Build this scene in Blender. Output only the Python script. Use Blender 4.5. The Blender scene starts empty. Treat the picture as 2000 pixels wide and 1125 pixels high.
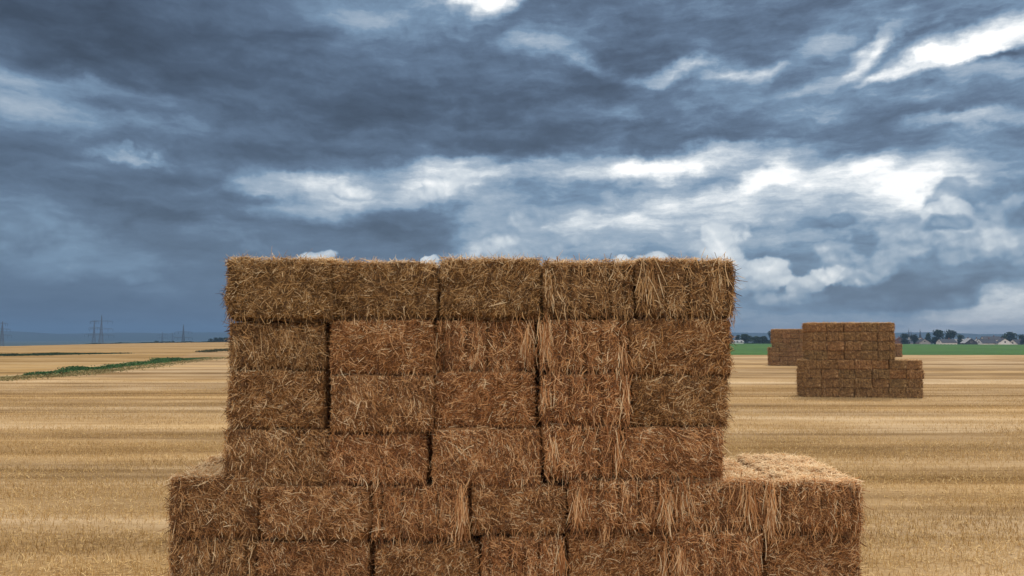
import bpy, math, numpy as np
from mathutils import Vector, Matrix
R = math.radians
sc = bpy.context.scene
COL = sc.collection
rng = np.random.default_rng(7)

# ------------------------------------------------------------------ camera
F, CX, CY = 1556.0, 1000.0, 562.5
HOR = 655.0
CAMZ = 4.35
PITCH = math.atan((HOR - CY) / F)
cam_d = bpy.data.cameras.new('camera'); cam = bpy.data.objects.new('camera', cam_d); COL.objects.link(cam)
cam_d.sensor_width = 36.0; cam_d.lens = 36.0 * F / 2000.0
cam_d.clip_start = 0.1; cam_d.clip_end = 40000
cam.location = (0, 0, CAMZ); cam.rotation_euler = (R(90) + PITCH, 0, 0)
sc.camera = cam

def pdir(px, py):
    a = (px - CX) / F; b = (CY - py) / F
    c, s = math.cos(PITCH), math.sin(PITCH)
    return np.array([a, c - b * s, b * c + s])
def at(px, py, Y):
    d = pdir(px, py); k = Y / d[1]
    return np.array([d[0] * k, Y, CAMZ + d[2] * k])
def PX(px, Y, py=HOR):
    return float(at(px, py, Y)[0])

# ------------------------------------------------------------------ helpers
def tag(o, label=None, cat=None, group=None, kind=None):
    if label: o['label'] = label
    if cat: o['category'] = cat
    if group: o['group'] = group
    if kind: o['kind'] = kind
    return o
def link(name, me, parent=None):
    o = bpy.data.objects.new(name, me); COL.objects.link(o)
    if parent: o.parent = parent
    return o
def empty(name, loc, rz=0):
    o = bpy.data.objects.new(name, None); COL.objects.link(o)
    o.location = loc; o.rotation_euler = (0, 0, rz); o.empty_display_size = .2
    return o

def np_mesh(name, V, quads, mats, midx=None, attr=None, smooth=False):
    """V (n,3), quads (m,4) or list of (m,4)/(k,3) arrays"""
    V = np.asarray(V, np.float32)
    if not isinstance(quads, list): quads = [quads]
    quads = [np.asarray(q, np.int32) for q in quads if len(q)]
    me = bpy.data.meshes.new(name)
    me.vertices.add(len(V)); me.vertices.foreach_set('co', V.ravel())
    idx = np.concatenate([q.ravel() for q in quads])
    tot = np.concatenate([np.full(len(q), q.shape[1], np.int32) for q in quads])
    st = np.concatenate([[0], np.cumsum(tot)[:-1]]).astype(np.int32)
    me.loops.add(len(idx)); me.loops.foreach_set('vertex_index', idx)
    me.polygons.add(len(tot)); me.polygons.foreach_set('loop_start', st); me.polygons.foreach_set('loop_total', tot)
    if midx is not None: me.polygons.foreach_set('material_index', np.asarray(midx, np.int32))
    me.polygons.foreach_set('use_smooth', np.full(len(tot), smooth, bool))
    for m in mats: me.materials.append(m)
    if attr:
        for k, a in attr.items():
            at_ = me.attributes.new(k, 'FLOAT', 'POINT'); at_.data.foreach_set('value', np.asarray(a, np.float32))
    me.update(calc_edges=True); me.validate()
    return me

_perm = np.random.default_rng(3).random(4096)
def vnoise(p, s):
    p = np.asarray(p, float) * s + 100.3
    i = np.floor(p).astype(np.int64); f = p - i; f = f * f * (3 - 2 * f)
    def h(a, b, c): return _perm[(a * 1619 + b * 31337 + c * 6971) % 4096]
    x, y, z = i[:, 0], i[:, 1], i[:, 2]; u, v, w = f[:, 0], f[:, 1], f[:, 2]
    r = 0
    for dx in (0, 1):
        for dy in (0, 1):
            for dz in (0, 1):
                r = r + h(x + dx, y + dy, z + dz) * (u if dx else 1 - u) * (v if dy else 1 - v) * (w if dz else 1 - w)
    return r
def nrm(a): return a / np.maximum(np.linalg.norm(a, axis=1, keepdims=True), 1e-9)

# ------------------------------------------------------------------ materials
class NT:
    """small node graph writer"""
    def __init__(s, tree): s.t = tree; s.n = tree.nodes; s.l = tree.links
    def set(s, sock, v):
        if isinstance(v, bpy.types.NodeSocket): s.l.new(v, sock)
        elif v is not None: sock.default_value = v
    def m(s, op, a, b=None, c=None, clamp=False):
        n = s.n.new('ShaderNodeMath'); n.operation = op; n.use_clamp = clamp
        s.set(n.inputs[0], a); s.set(n.inputs[1], b)
        if c is not None: s.set(n.inputs[2], c)
        return n.outputs[0]
    def add(s, a, b): return s.m('ADD', a, b)
    def sub(s, a, b): return s.m('SUBTRACT', a, b)
    def mul(s, a, b): return s.m('MULTIPLY', a, b)
    def mad(s, a, b, c): return s.m('MULTIPLY_ADD', a, b, c)
    def vm(s, op, a, b=None, out=0, scale=None):
        n = s.n.new('ShaderNodeVectorMath'); n.operation = op
        s.set(n.inputs[0], a)
        if b is not None: s.set(n.inputs[1], b)
        if scale is not None: s.set(n.inputs['Scale'], scale)
        return n.outputs[out]
    def xyz(s, x, y, z=0.0):
        n = s.n.new('ShaderNodeCombineXYZ'); s.set(n.inputs[0], x); s.set(n.inputs[1], y); s.set(n.inputs[2], z); return n.outputs[0]
    def sep(s, v):
        n = s.n.new('ShaderNodeSeparateXYZ'); s.set(n.inputs[0], v); return n.outputs
    def noise(s, v, scale=1.0, detail=4.0, rough=.55, dist=0.0, col=False):
        n = s.n.new('ShaderNodeTexNoise'); s.set(n.inputs['Vector'], v)
        n.inputs['Scale'].default_value = scale; n.inputs['Detail'].default_value = detail
        n.inputs['Roughness'].default_value = rough; n.inputs['Distortion'].default_value = dist
        return n.outputs['Color' if col else 'Fac']
    def mr(s, v, a, b, c=0.0, d=1.0, smooth=True):
        n = s.n.new('ShaderNodeMapRange'); n.interpolation_type = 'SMOOTHSTEP' if smooth else 'LINEAR'
        s.set(n.inputs[0], v); s.set(n.inputs[1], a); s.set(n.inputs[2], b); s.set(n.inputs[3], c); s.set(n.inputs[4], d)
        return n.outputs[0]
    def map(s, v, loc=(0, 0, 0), rot=0.0, scale=(1, 1, 1), typ='POINT'):
        n = s.n.new('ShaderNodeMapping'); n.vector_type = typ; s.set(n.inputs[0], v)
        n.inputs[1].default_value = loc; n.inputs[2].default_value = (0, 0, rot); n.inputs[3].default_value = scale
        return n.outputs[0]
    def ramp(s, f, stops):
        n = s.n.new('ShaderNodeValToRGB'); s.set(n.inputs[0], f); e = n.color_ramp.elements
        while len(e) < len(stops): e.new(0.5)
        for el, (p, c) in zip(e, stops): el.position = p; el.color = (*c, 1)
        return n.outputs[0]
    def mix(s, f, a, b, mode='MIX'):
        n = s.n.new('ShaderNodeMix'); n.data_type = 'RGBA'; n.blend_type = mode
        s.set(n.inputs[0], f)
        for i, v in ((6, a), (7, b)):
            if isinstance(v, (tuple, list)): v = (*v, 1) if len(v) == 3 else v
            s.set(n.inputs[i], v)
        return n.outputs[2]

def srgb(*c):
    return tuple((x / 255 / 12.92) if x / 255 <= .04045 else ((x / 255 + .055) / 1.055) ** 2.4 for x in c)

def new_mat(name):
    m = bpy.data.materials.new(name); m.use_nodes = True; t = m.node_tree
    b = t.nodes['Principled BSDF']; b.inputs['Roughness'].default_value = .85
    b.inputs['Specular IOR Level'].default_value = .2
    return m, NT(t), b
def simple(name, col, var=.25, scale=3.0, rough=.8, detail=5):
    m, g, b = new_mat(name)
    co = g.n.new('ShaderNodeTexCoord').outputs['Object']
    f = g.noise(co, scale, detail)
    g.set(b.inputs['Base Color'], g.ramp(f, [(.25, tuple(c * (1 - var) for c in col)), (.75, tuple(c * (1 + var) for c in col))]))
    b.inputs['Roughness'].default_value = rough
    return m

def straw_material():
    m, g, b = new_mat('straw')
    tint = g.n.new('ShaderNodeAttribute'); tint.attribute_name = 'tint'
    tone = g.n.new('ShaderNodeAttribute'); tone.attribute_type = 'OBJECT'; tone.attribute_name = 'straw_tone'
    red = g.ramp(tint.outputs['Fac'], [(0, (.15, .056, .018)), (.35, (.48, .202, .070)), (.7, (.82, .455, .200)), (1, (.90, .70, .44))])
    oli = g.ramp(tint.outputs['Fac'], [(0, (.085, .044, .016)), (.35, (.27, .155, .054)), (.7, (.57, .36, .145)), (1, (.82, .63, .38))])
    col = g.mix(tone.outputs['Fac'], oli, red)
    d = g.n.new('ShaderNodeBsdfDiffuse'); g.set(d.inputs[0], col)
    tr = g.n.new('ShaderNodeBsdfTranslucent'); g.set(tr.inputs[0], col)
    gl = g.n.new('ShaderNodeBsdfGlossy'); gl.inputs['Roughness'].default_value = .45; gl.inputs[0].default_value = (.8, .72, .6, 1)
    mx = g.n.new('ShaderNodeMixShader'); mx.inputs[0].default_value = .19
    g.l.new(d.outputs[0], mx.inputs[1]); g.l.new(tr.outputs[0], mx.inputs[2])
    m2 = g.n.new('ShaderNodeMixShader'); m2.inputs[0].default_value = .035
    g.l.new(mx.outputs[0], m2.inputs[1]); g.l.new(gl.outputs[0], m2.inputs[2])
    g.l.new(m2.outputs[0], g.n['Material Output'].inputs[0])
    return m
def core_material():
    m, g, b = new_mat('packed_straw')
    co = g.n.new('ShaderNodeTexCoord').outputs['Object']
    f = g.noise(g.map(co, scale=(30, 30, 55)), 1.0, 6, .7, 1.5)
    tone = g.n.new('ShaderNodeAttribute'); tone.attribute_type = 'OBJECT'; tone.attribute_name = 'straw_tone'
    c = g.ramp(f, [(.3, (.17, .072, .027)), (.5, (.34, .165, .066)), (.72, (.54, .31, .145))])
    c2 = g.ramp(f, [(.3, (.10, .056, .024)), (.5, (.21, .125, .054)), (.72, (.38, .25, .115))])
    g.set(b.inputs['Base Color'], g.mix(tone.outputs['Fac'], c2, c))
    bp = g.n.new('ShaderNodeBump'); bp.inputs['Strength'].default_value = .8; bp.inputs['Distance'].default_value = .02
    g.set(bp.inputs['Height'], f); g.l.new(bp.outputs[0], b.inputs['Normal'])
    b.inputs['Roughness'].default_value = .95
    return m
STRAW = straw_material(); CORE = core_material()
TWINE = simple('twine', (.16, .10, .05), .3, 60)

# ------------------------------------------------------------------ straw bales
def box_surface(w, d, h, step):
    """six gridded faces of a box: returns V, Q (z from 0 to h)"""
    Vs, Qs, n0 = [], [], 0
    def face(o, u, v):
        nonlocal n0
        lu, lv = np.linalg.norm(u), np.linalg.norm(v)
        nu, nv = max(2, int(lu / step)), max(2, int(lv / step))
        a, b = np.meshgrid(np.linspace(0, 1, nu + 1), np.linspace(0, 1, nv + 1), indexing='ij')
        P = o + a[..., None] * u + b[..., None] * v
        i = np.arange((nu + 1) * (nv + 1)).reshape(nu + 1, nv + 1) + n0
        Qs.append(np.stack([i[:-1, :-1], i[1:, :-1], i[1:, 1:], i[:-1, 1:]], -1).reshape(-1, 4))
        Vs.append(P.reshape(-1, 3)); n0 += i.size
    A = np.array
    x, y = w / 2, d / 2
    face(A([-x, -y, 0.]), A([w, 0, 0.]), A([0, 0, h * 1.]))
    face(A([x, y, 0.]), A([-w, 0, 0.]), A([0, 0, h * 1.]))
    face(A([x, -y, 0.]), A([0, d, 0.]), A([0, 0, h * 1.]))
    face(A([-x, y, 0.]), A([0, -d, 0.]), A([0, 0, h * 1.]))
    face(A([-x, -y, h * 1.]), A([w, 0, 0.]), A([0, d, 0.]))
    face(A([-x, y, 0.]), A([w, 0, 0.]), A([0, -d, 0.]))
    return np.concatenate(Vs), np.concatenate(Qs)

def strand_geo(P, T, N, L, Wd, r, bend=.12, out0=0.0, out1=.18, droop=.12, segs=3):
    n = len(P); B = nrm(np.cross(T, N))
    s = np.linspace(-.5, .5, segs + 1)
    bd = r.normal(0, bend, n)[:, None]; oo = np.abs(r.normal(0, out1, n))[:, None]
    dr = np.abs(r.normal(0, droop, n))[:, None]; Lc = L[:, None]
    side = nrm(B + N * r.normal(0, .42, n)[:, None]) * (Wd[:, None] / 2)
    Z = np.array([0, 0, 1.0])
    pts = []
    for k, sk in enumerate(s):
        q = sk + .5
        c = P + T * Lc * sk + B * Lc * bd * (sk * sk * 4 - .3) + N * (out0 + Lc * oo * q * q) - Z * Lc * dr * q * q
        ww = 1.0 if k < segs else .45
        pts += [c - side * ww, c + side * ww]
    V = np.stack(pts, 1).reshape(-1, 3)
    b = np.arange(n)[:, None] * (2 * (segs + 1))
    Q = np.concatenate([np.concatenate([b + 2 * k, b + 2 * k + 1, b + 2 * k + 3, b + 2 * k + 2], 1) for k in range(segs)])
    return V, Q, 2 * (segs + 1)

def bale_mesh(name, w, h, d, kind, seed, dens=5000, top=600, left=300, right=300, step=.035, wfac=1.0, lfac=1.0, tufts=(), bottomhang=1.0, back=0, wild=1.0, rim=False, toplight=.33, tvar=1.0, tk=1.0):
    """straw bale, base centre at the origin, front end towards -y. kind: 'flat' or 'grooved'"""
    r = np.random.default_rng(seed)
    off = r.random(3) * 50
    grooves = []
    if kind == 'grooved':
        k = 5
        grooves = [(-w / 2 + w * (i + .5 + r.normal(0, .09)) / k) for i in range(k)]
    gw, gd = .024, .075
    R0 = .085
    def depress(x):
        o = np.zeros_like(x)
        for g in grooves: o = o + gd * np.exp(-((x - g) / gw) ** 2)
        return o
    # packed core
    V, Q = box_surface(w, d, h, step)
    c = np.array([0, 0, h / 2]); half = np.array([w / 2, d / 2, h / 2])
    q = V - c; inner = half - R0
    cl = np.clip(q, -inner, inner); dv = q - cl
    ln = np.linalg.norm(dv, axis=1, keepdims=True)
    q = np.where(ln > 1e-6, cl + dv / np.maximum(ln, 1e-6) * np.minimum(ln, R0), q)
    n = nrm(np.where(ln > 1e-6, dv, q / half))
    q = q + n * ((vnoise(V + off, 5.0) - .5) * .085 + (vnoise(V + off, 17.0) - .5) * .05)[:, None]
    front = np.clip((-n[:, 1] - .3) / .5, 0, 1)
    q[:, 1] += front * (depress(q[:, 0]) - .03 * (1 - (2 * q[:, 0] / w) ** 2) * (1 - (2 * q[:, 2] / h) ** 2) + .015)
    V = q + c
    def tuck(z): return .17 * tk * np.clip(1 - z / (.085 * tk), 0, 1) ** 1.2
    V[:, 1] += front * tuck(V[:, 2])
    allV, allQ, mi, tint = [V], [Q], [np.zeros(len(Q), int)], [np.zeros(len(V))]
    base = len(V)
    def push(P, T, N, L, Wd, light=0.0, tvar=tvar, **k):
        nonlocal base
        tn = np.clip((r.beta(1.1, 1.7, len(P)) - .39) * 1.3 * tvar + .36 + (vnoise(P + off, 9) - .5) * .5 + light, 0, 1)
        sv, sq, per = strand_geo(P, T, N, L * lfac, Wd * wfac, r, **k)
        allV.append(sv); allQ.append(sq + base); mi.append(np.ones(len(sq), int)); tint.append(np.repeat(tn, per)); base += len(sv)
    def lens(n, mu=.115, sg=.45): return np.clip(mu * np.exp(r.normal(0, sg, n)), .05, .34)
    def wids(n):
        x = r.uniform(.004, .0085, n); k = r.random(n) < .10; x[k] *= 1.5; return x
    X, Y, Z = np.eye(3)
    def face(n, o, u, v, nvec, hang, ang, spread, outm, grooved=False, light=0.0):
        if n < 1: return
        a, b = r.random(n), r.random(n)
        lu, lv = np.linalg.norm(u), np.linalg.norm(v)
        if grooved:   # few straws sit over the grooves
            xs = -w / 2 + a * w
            dm = np.min(np.abs(xs[:, None] - np.array(grooves)[None]), axis=1)
            keep = r.random(n) < np.clip(.18 + (dm / .045) ** 1.3, 0, 1); a, b = a[keep], b[keep]; n = len(a)
        uu, vv = u / lu, v / lv
        P = o + a[:, None] * u + b[:, None] * v
        ea = np.minimum(a, 1 - a) * lu; eb = np.minimum(b, 1 - b) * lv
        ka = np.clip(1 - ea / R0, 0, 1); kb = np.clip(1 - eb / R0, 0, 1)
        inn = R0 * (1 - np.sqrt(np.clip(1 - ka * ka, 0, 1))) * .8 + R0 * (1 - np.sqrt(np.clip(1 - kb * kb, 0, 1))) * .8
        N = nrm(nvec + uu * (np.sign(a - .5) * ka)[:, None] * .9 + vv * (np.sign(b - .5) * kb)[:, None] * .9)
        if nvec[1] < -.5:     # the tucked-in lower rim is nearly bare
            kp = (P[:, 2] > .07 * tk) | (r.random(n) < .22); P, a, b, ka, kb, inn, N = P[kp], a[kp], b[kp], ka[kp], kb[kp], inn[kp], N[kp]; n = len(P)
        P = P - nvec * inn[:, None] + N * r.normal(.004, .012, n)[:, None]
        P = P + nvec * ((vnoise(P + off, 5.0) - .5) * .085)[:, None]
        if grooved: P[:, 1] += depress(P[:, 0]) * .8
        if nvec[1] < -.5: P[:, 1] += tuck(P[:, 2]) * .9
        cl_ = (vnoise(P + off + 9, 3.5) - .5) * 2.2
        th = ang + cl_ * spread * .8 + r.normal(0, spread, n)
        th = np.where(r.random(n) < .25, r.uniform(0, 6.283, n), th)
        T = nrm(uu * np.cos(th)[:, None] + vv * np.sin(th)[:, None] + N * r.normal(.05, .22, n)[:, None])
        L = lens(n, .078 if grooved else .088)
        inside = r.random(n) < .86     # most straws stay within the face, so the joints stay open
        for ax, o_, ln_ in ((uu, o @ uu, lu), (vv, o @ vv, lv)):
            c_ = P @ ax - o_; m_ = np.abs(T @ ax) * L * .5 * lfac - .012
            c2 = np.where(inside, np.clip(c_, np.minimum(m_, ln_ / 2), np.maximum(ln_ - m_, ln_ / 2)), c_)
            P = P + ax * (c2 - c_)[:, None]
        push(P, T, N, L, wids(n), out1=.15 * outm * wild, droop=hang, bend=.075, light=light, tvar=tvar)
    area = w * h
    gro = kind == 'grooved'
    x, y = w / 2, d / 2
    fy = -y - .012
    face(int(dens * area), np.array([-x + .012, fy, .055]), X * (w - .024), Z * (h - .06), -Y, .05, -1.35 if gro else r.choice([-.5, .5, .9, -1.0]), .95 if gro else .8, 1.0, gro)
    if not gro: pass
    else:  # long straws drawn down over the ribs
        n = int(dens * area * .035)
        a = r.random(n); P = np.stack([-x + a * w, np.full(n, fy - .012), r.random(n) * h], 1)
        P[:, 1] += depress(P[:, 0]) * .6
        T = nrm(np.stack([r.normal(0, .28, n), np.full(n, -.08), np.full(n, -1.)], 1))
        push(P, T, np.tile(-Y, (n, 1)), lens(n, .2, .35), wids(n), out1=.08, droop=.05, bend=.07)
    face(int(top * w * d), np.array([-x, -y, h * 1.]), X * w, Y * d, Z, .02, 0., 1.6, .8, light=toplight)  # sunlight on the bale tops is put into a paler straw tint
    face(int(left * d * h), np.array([-x, -y, 0.]), Y * d, Z * h, -X, .2, -.6, .9, 2.0)
    face(int(right * d * h), np.array([x, -y, 0.]), Y * d, Z * h, X, .2, -2.2, .9, 2.1)
    if back: face(int(back * w * h), np.array([-x, y, 0.]), X * w, Z * h, Y, .15, 0, 1.5, 1.)
    # ragged lower edge: straws hanging over the joint below
    n = int(45 * w * bottomhang * dens / 5000)
    if n:
        P = np.stack([r.uniform(-x, x, n), np.full(n, fy - .005) + r.normal(0, .02, n), r.uniform(-.01, .10, n)], 1)
        T = nrm(np.stack([r.normal(0, .5, n), r.normal(-.15, .2, n), np.full(n, -1.)], 1))
        push(P, T, np.tile(-Y, (n, 1)), lens(n, .09, .35), wids(n), out1=.12, droop=.08)
    # upper front edge: straws leaning out over the rim
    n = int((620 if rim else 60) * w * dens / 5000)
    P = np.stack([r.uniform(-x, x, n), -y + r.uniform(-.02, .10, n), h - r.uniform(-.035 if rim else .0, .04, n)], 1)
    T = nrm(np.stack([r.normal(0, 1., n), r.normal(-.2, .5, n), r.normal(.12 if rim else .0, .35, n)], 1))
    push(P, T, np.tile(nrm(np.array([[0, -.25, .95]])), (n, 1)), lens(n, .10, .4), wids(n), out1=.12, droop=.10, light=.42 if rim else .1)  # sunlit rim also put into the tint
    # loose hanks of long straw: (x0 0..1, z_top 0..1, length m, count, spread m)
    for (tx, tz, tl, tn_, ts) in tufts:
        n = int(tn_ * .5 * dens / 5000)
        P = np.stack([-x + tx * w + r.normal(0, ts * .5, n), fy - .03 - r.random(n) * .03, h * tz - tl * .5 + r.normal(0, tl * .2, n)], 1)
        T = nrm(np.stack([r.normal(0, .16, n) + (P[:, 0] - (-x + tx * w)) * 2.2, r.normal(-.05, .08, n), np.full(n, -1.)], 1))
        t0 = len(tint)
        push(P, T, np.tile(-Y, (n, 1)), np.clip(r.normal(tl * .5, tl * .2, n), .08, .4), wids(n) * 1.1, out1=.05, droop=.03, bend=.07)
        tint[t0] = np.clip(tint[t0] + .22, 0, 1)
    me = np_mesh(name, np.concatenate(allV), np.concatenate(allQ), [CORE, STRAW], np.concatenate(mi), {'tint': np.concatenate(tint)})
    return me, grooves

def tube(pts, rad, sides=5):
    pts = np.asarray(pts, float); n = len(pts)
    t = nrm(np.gradient(pts, axis=0)); up = np.array([1., 0, 0])
    a = nrm(np.cross(t, np.tile(up, (n, 1)))); b = np.cross(t, a)
    an = np.linspace(0, 2 * np.pi, sides, endpoint=False)
    V = (pts[:, None] + rad * (np.cos(an)[None, :, None] * a[:, None] + np.sin(an)[None, :, None] * b[:, None])).reshape(-1, 3)
    i = np.arange(n - 1)[:, None] * sides; j = np.arange(sides)[None]; j2 = (j + 1) % sides
    return V, np.stack([i + j, i + j2, i + sides + j2, i + sides + j], -1).reshape(-1, 4)

D0 = 9.4     # distance of the nearest stack's face
# rows of the nearest stack: (x0, x1, y_top, y_bottom, kind, tone, label, extras)
ROWS = [
 [(440,646,510,628,'flat',.05,'dark olive bale with shaggy overhanging bottom edge, leftmost of the top row',{}),
  (646,852,516,625,'flat',.10,'flat brown bale second from left in the top row, dark gap on its right',{}),
  (858,1056,510,624,'flat',.12,'slightly raised bale in the middle of the top row, right of a dark gap',{}),
  (1060,1239,515,624,'grooved',.2,'ribbed bale second from right in the top row, dark hollow at its upper corner',dict(tufts=[(.08,.75,.35,60,.08)])),
  (1242,1436,512,624,'grooved',.2,'ribbed bale at the right end of the top row, bristly against bright cloud',dict(tufts=[(.12,.95,.5,110,.12),(.85,.9,.35,50,.1)]))],
 [(446,634,634,728,'flat',.05,'dark bale under a deep black crack, leftmost of the second row',{}),
  (643,846,628,738,'flat',.55,'reddish flat bale second from left in the second row, right of a dark slit',{}),
  (850,1046,629,731,'grooved',.6,'ribbed russet bale in the middle of the second row',dict(tufts=[(.92,.9,.45,110,.1)])),
  (1053,1229,628,733,'grooved',.6,'ribbed russet bale second from right in the second row, loose hank on its left edge',dict(tufts=[(.06,.98,.5,170,.09),(.93,.6,.35,90,.1)])),
  (1230,1428,626,738,'flat',.35,'smooth faced bale at the right end of the second row',{})],
 [(443,632,728,842,'flat',.25,'patchy dark bale left of a black vertical slit, leftmost of the third row',{}),
  (645,846,738,850,'flat',.45,'yellowish flat bale second from left in the third row',{}),
  (849,1046,731,843,'flat',.7,'pale rust bale in the middle of the third row',{}),
  (1056,1231,735,835,'grooved',.95,'dark red ribbed bale second from right in the third row',dict(tufts=[(.05,.8,.3,40,.06),(.95,.9,.4,70,.08)])),
  (1232,1421,739,838,'flat',.2,'greyish olive flat bale at the right end of the third row',{})],
 [(437,640,843,956,'flat',.3,'brown bale leftmost of the fourth row, standing just above the left step',{}),
  (641,833,852,952,'flat',.75,'pinkish brown flat bale second from left in the fourth row, dark slit on its right',{}),
  (844,1056,843,956,'flat',.65,'wide tan bale in the middle of the fourth row, black crack below it',{}),
  (1062,1214,835,941,'grooved',.95,'narrow red brown ribbed bale second from right in the fourth row',dict(tufts=[(.1,.8,.35,60,.08),(.97,.9,.45,120,.08)])),
  (1216,1413,838,941,'flat',.7,'bale at the right end of the fourth row, standing beside the bright step top',{})],
 [(332,502,936,1056,'flat',.35,'rounded bale with slanting straws jutting left as the step of the stack',dict(wild=1.5)),
  (507,720,954,1059,'flat',.5,'flat tan bale second from left in the fifth row',{}),
  (726,915,954,1060,'grooved',.65,'ribbed bale in the fifth row with a pale hank at its right edge',dict(tufts=[(.93,.97,.5,260,.07)])),
  (921,1106,954,1048,'flat',.5,'plain bale in the middle of the fifth row under the black crack',{}),
  (1111,1311,943,1043,'grooved',.7,'ribbed bale third from right in the fifth row, straws combed downward',dict(tufts=[(.08,.9,.45,120,.1),(.95,.9,.45,120,.12)])),
  (1313,1513,943,1041,'grooved',.65,'ribbed bale second from right in the fifth row, pale hank at its right edge',dict(tufts=[(.1,.95,.4,80,.1),(.75,.95,.45,130,.12),(.96,.97,.6,220,.06)])),
  (1518,1684,945,1047,'grooved',.6,'bale with brightly lit bristly top jutting right as the step of the stack',dict())],
 [(330,496,1058,1166,'grooved',.3,'dark bale at the left end of the sixth row, cut by the picture edge',dict(tufts=[(.3,1.0,.2,60,.3)])),
  (500,721,1062,1166,'flat',.6,'brown flat bale second from left in the sixth row',{}),
  (731,936,1064,1166,'flat',.45,'yellowish flat bale third from left in the sixth row',{}),
  (940,1104,1053,1166,'grooved',.75,'reddish ribbed bale in the middle of the sixth row',dict(tufts=[(.95,.9,.4,100,.08)])),
  (1110,1304,1046,1166,'flat',.6,'tan flat bale third from right in the sixth row',dict(tufts=[(.97,.85,.4,70,.07)])),
  (1307,1491,1044,1166,'grooved',.75,'ribbed bale second from right in the sixth row with a light straw lip',dict(tufts=[(.1,.85,.4,110,.06)])),
  (1495,1684,1050,1166,'flat',.55,'fuzzy bale at the right end of the sixth row under the right step',{})],
]
GN = 'bales of the nearest stack'
seed = 100
DEP = 2.2
zprev = None
for ri, row in enumerate(ROWS):
    for ci, (x0, x1, y0, y1, kind, tone, label, ex) in enumerate(row):
        seed += 1
        r = np.random.default_rng(seed)
        dy = r.normal(0, .045)
        yaw = r.normal(0, R(.7))
        if ri == 4 and ci == 6: yaw = R(-3.5); dy = -.03
        if ri == 4 and ci == 0: yaw = R(2.5)
        if ri == 0 and ci == 0: dy = -.07
        if ri == 1 and ci == 0: dy = .06
        a, b = at(x0, y0, D0 + dy), at(x1, y1, D0 + dy)
        w, h = b[0] - a[0] - .015, a[2] - b[2] + .012
        first, last = ci == 0, ci == len(row) - 1
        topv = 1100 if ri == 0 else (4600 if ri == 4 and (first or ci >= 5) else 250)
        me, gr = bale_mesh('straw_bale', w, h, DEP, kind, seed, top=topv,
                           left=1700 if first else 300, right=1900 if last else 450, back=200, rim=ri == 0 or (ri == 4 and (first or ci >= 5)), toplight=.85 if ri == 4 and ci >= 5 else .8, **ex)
        o = link('straw_bale', me)
        ctr = np.array([(a[0] + b[0]) / 2, D0 + dy, b[2]])
        o.location = (ctr[0] - math.sin(yaw) * DEP / 2, ctr[1] + math.cos(yaw) * DEP / 2, ctr[2])
        o.rotation_euler = (0, 0, yaw)
        o['straw_tone'] = min(1.0, tone + (.25 if ri >= 1 else .10))  # rows below the top: bounce light put into the tone, besides straw age
        tag(o, label, 'straw bale', GN)
        for g in gr:
            yb = -DEP / 2
            pts = [(g, -.3 - yb * 0 + yb * .4, h + .012), (g, yb + .06, h + .004), (g, yb + .012, h - .05), (g, yb + .02, h * .75), (g, yb + .02, h * .5), (g, yb + .02, h * .25), (g, yb + .012, .05), (g, yb + .06, -.003)]
            tv, tq = tube(pts, .0035)
            link('twine', np_mesh('twine', tv, tq, [TWINE], smooth=True), o)

# the two layers below the picture
zbot = float(at(1000, 1166, D0)[2])
low = [bale_mesh('straw_bale', 1.17, zbot / 2 - .004, DEP, k, s, dens=1500, top=200, left=600, right=600, wfac=1.5, step=.07)[0] for k, s in (('flat', 51), ('grooved', 52))]
for lv in range(2):
    for ci in range(7):
        o = link('straw_bale', low[(ci + lv) % 2])
        o.location = (PX(330, D0) + .6 + ci * 1.175, D0 + DEP / 2 + .03, zbot / 2 * lv)
        o['straw_tone'] = .55
        tag(o, 'straw bale in the two bottom layers carrying the nearest stack', 'straw bale', GN)

# ------------------------------------------------------------------ far stacks
BW, BH = 1.215, .655
fk = ['flat', 'grooved', 'flat', 'grooved', 'flat', 'grooved']
far_me = [bale_mesh('straw_bale', 1.115, BH - .02, 2.1, k, 300 + i, dens=900, top=420, left=420, right=420, wfac=2.4, lfac=1.2, step=.05, back=60, bottomhang=.8, tvar=.55, tk=.8, wild=1.8) for i, k in enumerate(fk)]
far_me = [m for m, g in far_me]
ORD = ['first', 'second', 'third', 'fourth', 'fifth', 'sixth', 'seventh', 'eighth']
def far_stack(px_left, Y, yaw, phrase, group, seed, shown, ncol=7, hidden_label=None, BW=1.14):
    r = np.random.default_rng(seed)
    x0 = PX(px_left, Y)
    c, s = math.cos(yaw), math.sin(yaw)
    def put(u, v, z):
        return (x0 + u * c - v * s, Y + u * s + v * c, z)
    for rr in range(8):
        up = rr >= 4
        n = ncol - 2 if up else ncol
        for cc in range(n):
            u = (cc + .5 + (.42 if up else 0)) * BW + r.normal(0, .035)
            v = 1.05 + r.normal(0, .055)
            o = link('straw_bale', far_me[int(r.integers(len(far_me)))])
            o.location = put(u, v, rr * BH)
            o.rotation_euler = (0, 0, yaw + r.normal(0, R(.8)) + (math.pi if False else 0))
            o['straw_tone'] = float(np.clip(r.normal(.20, .12), 0, 1))
            if shown(rr, cc):
                lab = f'bale {ORD[cc]} from left, {ORD[7 - rr]} row down, {phrase}'
            else:
                lab = hidden_label
            tag(o, lab, 'straw bale', group)
far_stack(1570, 56.4, R(-5), 'stepped stack out in the stubble', 'bales of the stepped stack in mid field', 11, lambda a, b: True)
far_stack(1506, 115, R(-4), 'half hidden smaller stack', 'bales of the half hidden stack', 12,
          lambda a, b: b < (4 if a < 4 else 3), hidden_label='bale hidden inside the half covered far stack behind the stepped one')
far_stack(1683, 160, R(0), 'sliver of the farthest stack', 'bales of the farthest stack', 13,
          lambda a, b: a < 4 and b == 6, hidden_label='bale of the farthest stack, hidden behind the stepped stack')

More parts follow.
